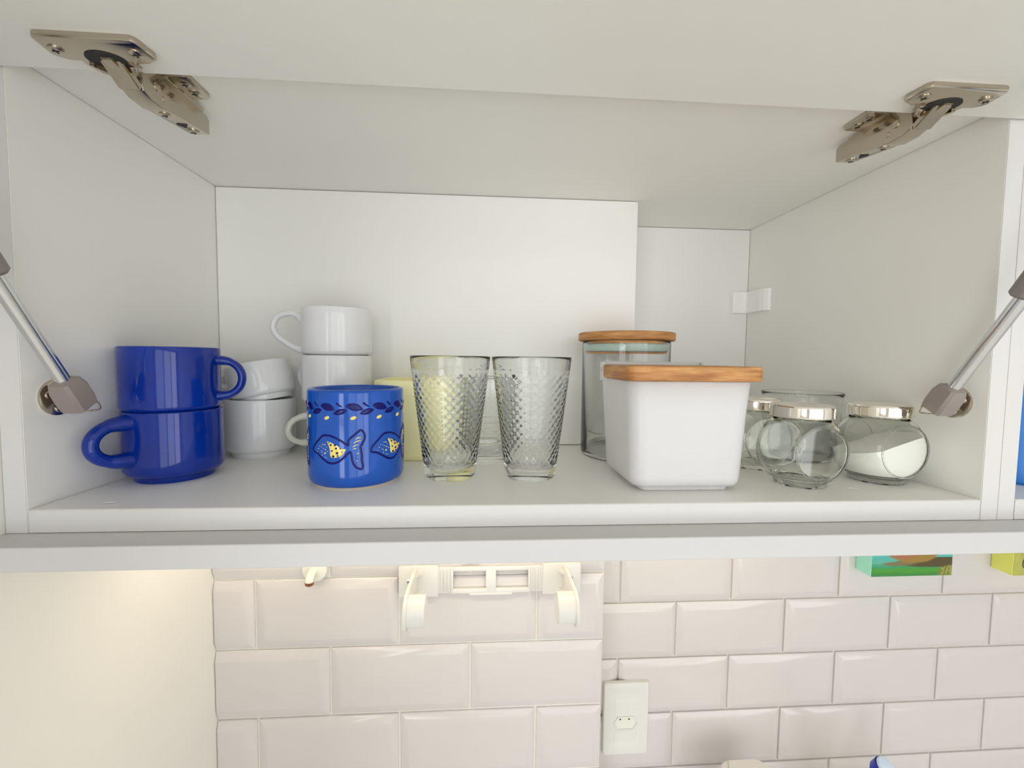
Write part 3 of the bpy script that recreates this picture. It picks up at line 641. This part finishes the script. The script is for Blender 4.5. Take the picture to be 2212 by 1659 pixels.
# ------------------------------------------------------------------ white ceramic box with bamboo lid
sb = thing('salt_box', 'white square ceramic box with a hinged bamboo lid at the shelf front', 'box', (0.5430, 0.0240, 0))
def sbody(b):
    def L(hw, y0, y1, z, r): return [(x, y, z) for x, y in rrect(-hw, hw, y0, y1, r, 8)]
    loft(b, [L(0.0440, 0.0105, 0.0950, 0.0040, 0.008), L(0.0500, 0.0060, 0.0990, 0.0050, 0.012), L(0.0525, 0.0035, 0.1010, 0.0085, 0.014), L(0.0535, 0.0028, 0.1022, 0.0140, 0.0145), L(0.0565, 0.0012, 0.1048, 0.0700, 0.0145),
             L(0.0588, 0.0, 0.1060, 0.1020, 0.0145), L(0.0582, 0.0008, 0.1055, 0.1030, 0.0140), L(0.0550, 0.0040, 0.1025, 0.1030, 0.0110), L(0.0545, 0.0046, 0.1018, 0.1010, 0.0105), L(0.0500, 0.0070, 0.0980, 0.0120, 0.010), L(0.0450, 0.0120, 0.0930, 0.0085, 0.008)])
obj('body', sbody, 'boxceramic', sb, smooth=45)
obj('foot', lambda b: loft(b, [[(x, y, z) for x, y in rrect(-h, h, y0, y1, 0.008, 6)] for h, y0, y1, z in ((0.0415, 0.0120, 0.0930, 0.0), (0.0430, 0.0110, 0.0945, 0.0006), (0.0430, 0.0110, 0.0945, 0.0046))]), 'boxceramic', sb, smooth=45)
def sback(b):
    # raised back wall and the two ears that carry the lid pin
    prism(b, [(-0.0586, 0.0990), (0.0586, 0.0990), (0.0586, 0.1150), (0.0555, 0.1192), (0.0500, 0.1205), (-0.0555, 0.1205), (-0.0586, 0.1190)], 'Y', 0.0985, 0.1055, 0.0012)
    for s in (-1, 1):
        x0, x1 = sorted((s*0.0540, s*0.0587))
        prism(b, [(0.0860, 0.1000), (0.1050, 0.1000), (0.1050, 0.1200), (0.0960, 0.1203), (0.0890, 0.1150)], 'X', x0, x1, 0.0012)
obj('back_rim', sback, 'boxceramic', sb, smooth=40)
def spin(b): 
    for s in (-1, 1): cyl(b, (s*0.0555, 0.0965, 0.1120), (s*0.0595, 0.0965, 0.1120), 0.0026, 16, 0.0004)
obj('hinge_pin', spin, 'steel', sb, smooth=40)
def slid(b):
    r = rrect(-0.0622, 0.0632, -0.0080, 0.0840, 0.010, 8)
    sm = lambda d, z: [((x-0.0005)*(1-d/0.06), (y-0.04)*(1-d/0.05)+0.04, z) for x, y in r]
    loft(b, [sm(0.0008, 0.1036), sm(0, 0.1044), sm(0, 0.1162), sm(0.0008, 0.1170)])
obj('bamboo_lid', slid, 'bamboo', sb, smooth=30)

# ------------------------------------------------------------------ round sweet jars with metal lids
def jar_meshes():
    o = [(0.0, 0.0014), (0.0185, 0.0014), (0.0210, 0.0002), (0.0228, 0.0), (0.0238, 0.0010), (0.0240, 0.0040), (0.0246, 0.0058)]
    R, zc, hh = 0.0392, 0.0352, 0.0392
    for k in range(1, 25):
        a = D(-48.5+99*k/24); o.append((R*math.cos(a), zc+R*math.sin(a)))
    o += [(0.0243, 0.0662), (0.0248, 0.0670), (0.0248, 0.0740), (0.0238, 0.0746), (0.0226, 0.0740), (0.0222, 0.0660)]
    inn = []
    for k in range(0, 25):
        a = D(53.5-99*k/24); inn.append(((R-0.0024)*math.cos(a), zc+(R-0.0024)*math.sin(a)))
    inn += [(0.0150, 0.0072), (0, 0.0068)]
    no = len(o)
    def fn(r, z, t, i):
        x, y = r*math.cos(t), r*math.sin(t)
        lim = 0.0292 if i < no else 0.0268
        if abs(y) > lim and 0.0045 < z < 0.0655:
            y = math.copysign(lim+(abs(y)-lim)*0.06, y)
        return x, y, z
    body = mesh_of('jar_glass', lambda b: lathe(b, o+inn, 120, fn), 50)
    lidm = mesh_of('jar_lid', lambda b: lathe(b, [(0, 0.0775), (0.0215, 0.0775), (0.0235, 0.0790), (0.0258, 0.0798), (0.0272, 0.0794), (0.0279, 0.0782), (0.0281, 0.0768), (0.0281, 0.0692), (0.0284, 0.0683), (0.0281, 0.0676), (0.0268, 0.0674), (0.0266, 0.0764), (0, 0.0764)], 80), 40)
    def sug(b):
        N, Mz = 80, 16; rings = []
        def rin(z):
            s = max(-1, min(1, (z-zc)/(R-0.0024))); return max(0.004, (R-0.0024)*math.sqrt(max(0, 1-s*s)))
        for j in range(Mz+1):
            ring = []
            for k in range(N):
                t = 2*PI*k/N
                zt_ = 0.0395 + 0.0105*math.cos(t) - 0.004*math.sin(t)
                z = 0.0090+(zt_-0.0090)*j/Mz; r = rin(z)-0.0004
                x, y = r*math.cos(t), r*math.sin(t)
                if abs(y) > 0.0265: y = math.copysign(0.0265+(abs(y)-0.0265)*0.06, y)
                ring.append((x, y, z))
            rings.append(ring)
        top = [(x*0.5, y*0.5, 0.0395+0.0055*math.cos(2*PI*k/N)+0.001) for k, (x, y, z) in enumerate(rings[-1])]
        loft(b, rings+[top])
    return body, lidm, mesh_of('sugar', sug, 50)
JB, JL, JS = jar_meshes()
JR = mesh_of('panel_rim', lambda b: torus(b, (0, -0.0294, 0.0352), 0.0258, 0.0008), 60)
GJ = 'round glass jars with metal lids'
for loc, rz, lab, fill in (((0.6715, 0.0575, 0), 0.0, 'empty round glass jar with metal lid at the front, next to the white box', False),
                           ((0.7635, 0.0675, 0), 0.06, 'round glass jar part filled with white sugar, by the right side panel', True),
                           ((0.6680, 0.1280, 0), -0.03, 'round glass jar mostly hidden behind the empty one', False)):
    t = thing('sweet_jar', lab, 'jar', loc, (0, 0, rz), GJ)
    jb = obj('glass_body', JB, 'jarglass', t); obj('lid', JL, 'chrome', t)
    obj('panel_rim', JR, 'jarglass', jb); obj('panel_rim', JR, 'jarglass', jb, (0, 0.0588, 0))
    if fill: obj('sugar', JS, 'sugar', t, label='white sugar')
tag(obj('glass_bowl', lambda b: lathe(b, [(0, 0.001), (0.030, 0.001), (0.034, 0.0), (0.0370, 0.002), (0.0395, 0.010), (0.0430, 0.080), (0.0441, 0.0830), (0.0440, 0.0842), (0.0435, 0.0845), (0.0430, 0.0840), (0.0418, 0.079), (0.0383, 0.010), (0.034, 0.0045), (0, 0.004)], 80), 'glass', None, (0.7525, 0.1640, 0), smooth=50), 'wide clear glass behind the lidded round jars', 'glass')

# ------------------------------------------------------------------ paper towel holder under the board
YT = YC-0.0071   # front of the column tiles
ph = thing('paper_towel_holder', 'empty white plastic paper towel holder on the tiled column', 'holder', (0.3655, YT, -0.2130))
def hplate(b):
    y0, y1 = -0.0058, -0.0002
    for s in (-1, 1):
        a, c = sorted((s*0.1285, s*0.0740)); box(b, a, c, y0, y1, 0.0, 0.0440, 0.0007)
        a, c = sorted((s*0.0745, s*0.0555)); box(b, a, c, y0+0.0022, y1, 0.0035, 0.0410, 0.0005)
        a, c = sorted((s*0.0560, s*0.0535)); box(b, a, c, y0, y1, 0.0035, 0.0410, 0.0006)
        a, c = sorted((s*0.0070, s*0.0545)); box(b, a, c, y0+0.001, y1, 0.0030, 0.0098, 0.0006); box(b, a, c, y0+0.001, y1, 0.0355, 0.0410, 0.0006)
        a, c = sorted((s*0.0545, s*0.0530)); box(b, a, c, y0+0.0005, y1, 0.0095, 0.0358, 0.0004)
        for q in (0.060, 0.0645, 0.069):
            a, c = sorted((s*(q-0.0010), s*(q+0.0010))); box(b, a, c, y0, y1, 0.0060, 0.0385, 0.0006)
    box(b, -0.0072, 0.0072, y0+0.001, y1, 0.0030, 0.0410, 0.0006)
    box(b, -0.0300, 0.0300, y0+0.0006, y1, 0.0005, 0.0032, 0.0005)
obj('wall_plate', hplate, 'plastic', ph, smooth=30)
for s in (-1, 1):
    for z in (0.0225,):
        sc_ = obj('screw', lambda b: cyl(b, (s*0.1140, -0.0072, z), (s*0.1140, -0.0052, z), 0.0034, 18, 0.0006), 'steel', ph, smooth=40)
        obj('screw_slot_shade', lambda b: (box(b, s*0.1140-0.002, s*0.1140+0.002, -0.00755, -0.0071, z-0.0003, z+0.0003), box(b, s*0.1140-0.0003, s*0.1140+0.0003, -0.00755, -0.0071, z-0.002, z+0.002)), 'dark', sc_)  # raised dark cross, painted shade of the screw's groove
    xa = s*0.1022
    cy_, cz_, rr_ = -0.0810, 0.0250, 0.0225
    poly = []
    for k in range(15):
        a = D(78+204*k/14); poly.append((cy_+rr_*math.cos(a), cz_+rr_*math.sin(a)))
    poly += [(-0.0500, 0.0060), (-0.0050, 0.0040), (-0.0050, 0.0420), (-0.0300, 0.0475)]
    a_, c_ = sorted((xa, xa+s*0.0040))
    ar = obj('arm', lambda b: prism(b, poly, 'X', a_, c_, 0.0009), 'plastic', ph, smooth=35)
    def hub(b):
        n = 36; ax = -s
        p0 = Vector((xa+s*0.001, cy_, cz_))
        sweep(b, [p0, p0+Vector((ax*0.0205, 0, 0)), p0+Vector((ax*0.0220, 0, 0)), p0+Vector((ax*0.0222, 0, 0)), p0+Vector((ax*0.0210, 0, 0)), p0+Vector((ax*0.004, 0, 0))],
              [0.0186, 0.0184, 0.0180, 0.0172, 0.0166, 0.0164], [0.0186, 0.0184, 0.0180, 0.0172, 0.0166, 0.0164], side=(0, 0, 1), n=n, cap=True)
    obj('hub', hub, 'plastic', ar, smooth=40)
    def gus(b):
        for z in (0.0080, 0.0350):
            a2, c2 = (xa, xa-s*0.0085)
            b.faces.new([b.verts.new(p) for p in ((a2, -0.0055, z), (c2, -0.0055, z), (a2, -0.016, z))])
            prism(b, [(a2, -0.0052), (c2, -0.0052), (a2, -0.0180)], 'Z', z-0.0012, z+0.0012)
    obj('gusset', gus, 'plastic', ar)

# ------------------------------------------------------------------ adhesive hook
hk = thing('wall_hook', 'small cream hook with a brown tip on the tiles under the board', 'hook', (0.1225, YT, -0.1720))
obj('base_plate', lambda b: sweep(b, [(0, -0.0002, 0), (0, -0.0042, 0), (0, -0.0055, 0)], [0.0165, 0.0165, 0.0150], [0.0165, 0.0165, 0.0150], side=(0, 0, 1), n=40), 'cream', hk, smooth=40)
obj('peg', lambda b: sweep(b, catmull([(-0.001, -0.004, 0.001), (-0.001, -0.013, -0.001), (-0.001, -0.0185, -0.0055), (-0.001, -0.0190, -0.0090)], 4), 0.0056, 0.0050, side=(1, 0, 0), n=18), 'cream', hk, smooth=50)
obj('tip', lambda b: sweep(b, [(-0.001, -0.0190, -0.0085), (-0.001, -0.0190, -0.0125), (-0.001, -0.0190, -0.0142)], [0.0058, 0.0056, 0.0030], [0.0052, 0.0050, 0.0028], side=(1, 0, 0), n=18), 'brown', hk, smooth=50)

# ------------------------------------------------------------------ power outlet
YW = YB-0.0086   # front of the main wall tiles
ol = thing('power_outlet', 'white power outlet plate on the tiles beside the column', 'outlet', (0.6048, YW, -0.5665))
def oplate(b):
    def L(hw, h0, h1, y, r): return [(x, y, z) for x, z in rrect(-hw, hw, h0, h1, r, 6)]
    loft(b, [L(0.0396, 0.0, 0.130, 0.0, 0.004), L(0.0396, 0.0, 0.130, -0.0065, 0.004), L(0.0385, 0.0011, 0.1289, -0.0078, 0.004), L(0.0330, 0.0065, 0.1235, -0.0085, 0.006), L(0.0260, 0.0170, 0.1130, -0.0058, 0.005), L(0.0215, 0.0240, 0.1060, -0.0050, 0.003)], True, True)
obj('cover_plate', oplate, 'plastic', ol, smooth=35)
HEX = [(-0.0195, 0.0570), (-0.0130, 0.0668), (0.0130, 0.0668), (0.0195, 0.0570), (0.0195, 0.0555), (0.0130, 0.0456), (-0.0130, 0.0456), (-0.0195, 0.0555)]
def oframe(b):
    o_ = [(x*1.06, (z-0.0562)*1.10+0.0562) for x, z in HEX]
    n = len(HEX)
    for (u, yy) in ((o_, 0),):
        A = [b.verts.new((x, -0.0049, z)) for x, z in o_]; B = [b.verts.new((x, -0.0066, z)) for x, z in o_]
        C = [b.verts.new((x, -0.0066, z)) for x, z in HEX]; E = [b.verts.new((x, -0.0049, z)) for x, z in HEX]
        for P_, Q_ in ((A, B), (B, C), (C, E)):
            for i in range(n): b.faces.new((P_[i], P_[(i+1) % n], Q_[(i+1) % n], Q_[i]))
obj('socket_frame', oframe, 'plastic', ol)
obj('socket_well', lambda b: prism(b, [(x*0.99, (z-0.0562)*0.99+0.0562) for x, z in HEX], 'Y', -0.00525, -0.0049), 'cream', ol)
obj('socket_hole_shade', lambda b: [cyl(b, (x, -0.0056, 0.0628), (x, -0.0050, 0.0628), 0.0014, 12) for x in (-0.0095, 0.0060)], 'dark', ol)  # small dark discs, shade of the pin openings put into colour
obj('blank_module', lambda b: box(b, -0.0195, 0.0195, -0.0056, -0.0048, 0.0245, 0.0430, 0.0004), 'plastic', ol)
obj('blank_module', lambda b: box(b, -0.0195, 0.0195, -0.0056, -0.0048, 0.0700, 0.1010, 0.0004), 'plastic', ol)

# ------------------------------------------------------------------ small canvases
def nmath(nt, op, a, b=None):
    n = nt.nodes.new('ShaderNodeMath'); n.operation = op
    for i, v in enumerate((a, b)):
        if v is None: continue
        if isinstance(v, (int, float)): n.inputs[i].default_value = v
        else: nt.links.new(v, n.inputs[i])
    return n.outputs[0]
def painting_material():
    m = bpy.data.materials.new('painted canvas'); m.use_nodes = True; nt = m.node_tree; b = nt.nodes['Principled BSDF']
    b.inputs['Roughness'].default_value = 0.4
    tc = nt.nodes.new('ShaderNodeTexCoord'); sp = nt.nodes.new('ShaderNodeSeparateXYZ'); nt.links.new(tc.outputs['Object'], sp.inputs[0])
    x, z = sp.outputs['X'], sp.outputs['Z']
    mp = nt.nodes.new('ShaderNodeMapping'); mp.inputs['Scale'].default_value = (25, 25, 190); nt.links.new(tc.outputs['Object'], mp.inputs['Vector'])
    ns = nt.nodes.new('ShaderNodeTexNoise'); ns.inputs['Scale'].default_value = 1; ns.inputs['Detail'].default_value = 4; nt.links.new(mp.outputs['Vector'], ns.inputs['Vector'])
    zz = nmath(nt, 'ADD', z, nmath(nt, 'MULTIPLY', nmath(nt, 'SUBTRACT', ns.outputs['Fac'], 0.5), 0.012))
    rp = nt.nodes.new('ShaderNodeValToRGB'); nt.links.new(nmath(nt, 'DIVIDE', zz, 0.04), rp.inputs['Fac'])
    e = rp.color_ramp.elements; e[0].position = 0; e[0].color = rgb(70, 140, 80); e[1].position = 1; e[1].color = rgb(90, 190, 185)
    for p, c in ((0.10, rgb(50, 130, 60)), (0.20, rgb(70, 150, 30)), (0.34, rgb(60, 150, 60)), (0.46, rgb(40, 150, 110)), (0.62, rgb(95, 175, 150)), (0.8, rgb(80, 175, 165))):
        q = e.new(p); q.color = c
    col = rp.outputs['Color']
    def layer(col, cx, cz, a, bb, c, soft=0.12, extra=None):
        u = nmath(nt, 'DIVIDE', nmath(nt, 'SUBTRACT', x, cx), a); v = nmath(nt, 'DIVIDE', nmath(nt, 'SUBTRACT', z, cz), bb)
        d = nmath(nt, 'ADD', nmath(nt, 'MULTIPLY', u, u), nmath(nt, 'MULTIPLY', v, v))
        d = nmath(nt, 'ADD', d, nmath(nt, 'MULTIPLY', nmath(nt, 'SUBTRACT', ns.outputs['Fac'], 0.5), 0.5))
        f = nt.nodes.new('ShaderNodeMapRange'); f.inputs['From Min'].default_value = 1+soft; f.inputs['From Max'].default_value = 1-soft; nt.links.new(d, f.inputs['Value'])
        mx = nt.nodes.new('ShaderNodeMixRGB'); nt.links.new(f.outputs['Result'], mx.inputs['Fac']); nt.links.new(col, mx.inputs['Color1'])
        mx.inputs['Color2'].default_value = c
        return mx.outputs['Color']
    col = layer(col, 0.128, 0.0245, 0.085, 0.0088, rgb(78, 66, 26))
    col = layer(col, 0.050, 0.0225, 0.030, 0.0035, rgb(120, 110, 70), 0.5)
    col = layer(col, 0.0770, 0.0480, 0.0490, 0.0245, rgb(152, 120, 44))
    col = layer(col, 0.0560, 0.0420, 0.0250, 0.0120, rgb(165, 105, 70), 0.5)
    col = layer(col, 0.143, 0.0060, 0.020, 0.0130, rgb(120, 130, 40), 0.3)
    nt.links.new(col, b.inputs['Base Color'])
    return m
cv = thing('canvas_painting', 'small thick canvas with a green, teal and brown painting on the tiles', 'painting', (1.0180, YW, -0.2445))
obj('canvas_edge', lambda b: box(b, 0, 0.1480, -0.0310, -0.0003, 0.0, 0.1500, 0.0008), mat('aqua canvas edge', rgb(168, 238, 214), 0.6, var=0.12, vscale=40), cv, label='pale aqua canvas edge')
obj('painted_front', lambda b: box(b, 0.0006, 0.1474, -0.0316, -0.0305, 0.0006, 0.1494), painting_material(), cv)
sigm = mat('pale signature paint', rgb(196, 178, 120), 0.5)
def sig(b):
    for p in ([(0.1262, 0.0160), (0.1300, 0.0120), (0.1340, 0.0162)], [(0.1300, 0.0122), (0.1318, 0.0080), (0.1300, 0.0045), (0.1270, 0.0018)], [(0.1370, 0.0040), (0.1385, 0.0110), (0.1410, 0.0168), (0.1445, 0.0165), (0.1450, 0.0100), (0.1448, 0.0030)], [(0.1380, 0.0092), (0.1448, 0.0092)]):
        pts = catmull([(x, -0.0317, z) for x, z in p], 5)
        sweep(b, pts, 0.0003, 0.0005, side=(0, 1, 0), n=6)
obj('signature', sig, sigm, cv)
c2 = thing('canvas_painting', 'small thick yellow-green canvas cut off by the right edge', 'painting', (1.2790, YW, -0.2470))
obj('canvas_edge', lambda b: box(b, 0, 0.1480, -0.0330, -0.0003, 0.0, 0.1500, 0.0008), mat('lemon canvas edge', rgb(240, 240, 120), 0.6, var=0.06, vscale=40), c2)
obj('painted_front', lambda b: box(b, 0.0006, 0.1474, -0.0336, -0.0325, 0.0006, 0.1494), mat('olive green paint', rgb(186, 186, 92), 0.5, var=0.2, vscale=50), c2)
obj('painted_mark', lambda b: sweep(b, catmull([(0.0215, -0.0338, 0.034), (0.0180, -0.0338, 0.026), (0.0175, -0.0338, 0.018), (0.0215, -0.0338, 0.013)], 5), 0.0003, 0.0012, side=(0, 1, 0), n=6), mat('dark paint', rgb(60, 52, 20), 0.5), c2)

# ------------------------------------------------------------------ things on the worktop that just reach into the picture
bt = thing('squeeze_bottle', 'squeeze bottle with blue cap peeking in at the bottom edge', 'bottle', (0.982, 0.250, CT), (0, 0, 0))
obj('body', lambda b: lathe(b, [(0, 0.0), (0.030, 0.0), (0.033, 0.003), (0.033, 0.110), (0.030, 0.140), (0.020, 0.165), (0.0135, 0.175), (0.0135, 0.188), (0, 0.188)], 48), 'bottle', bt, smooth=40)
cp = obj('cap', lambda b: sweep(b, [(0, 0, 0.186), (0, 0, 0.204), (0.001, -0.004, 0.213)], [0.0145, 0.0140, 0.0130], [0.0145, 0.0140, 0.0130], side=(1, 0, 0), n=32), 'capblue', bt, smooth=40)
obj('cap_top', lambda b: sweep(b, [(0.0012, -0.0048, 0.2122), (0.0022, -0.0075, 0.2160), (0.0023, -0.0078, 0.2164)], [0.0128, 0.0126, 0.0110], [0.0128, 0.0126, 0.0110], side=(1, 0, 0), n=32), 'capclear', cp, smooth=40)
mc = thing('metal_canister', 'shiny metal item just reaching in at the bottom edge below the outlet', 'canister', (0.780, 0.250, CT-0.0001))
obj('body', lambda b: loft(b, [[(x, y, z) for x, y in rrect(-h, h, -0.045, 0.045, 0.02, 8)] for h, z in ((0.038, 0.0), (0.040, 0.003), (0.040, 0.177))]), 'steel', mc, smooth=40)
obj('lid', lambda b: loft(b, [[(x, y, z) for x, y in rrect(-h, h, -0.045*h/0.04, 0.045*h/0.04, 0.02*h/0.04, 8)] for h, z in ((0.0415, 0.1775), (0.0415, 0.1840), (0.039, 0.1875), (0.030, 0.1885))]), 'chrome', mc, smooth=40)
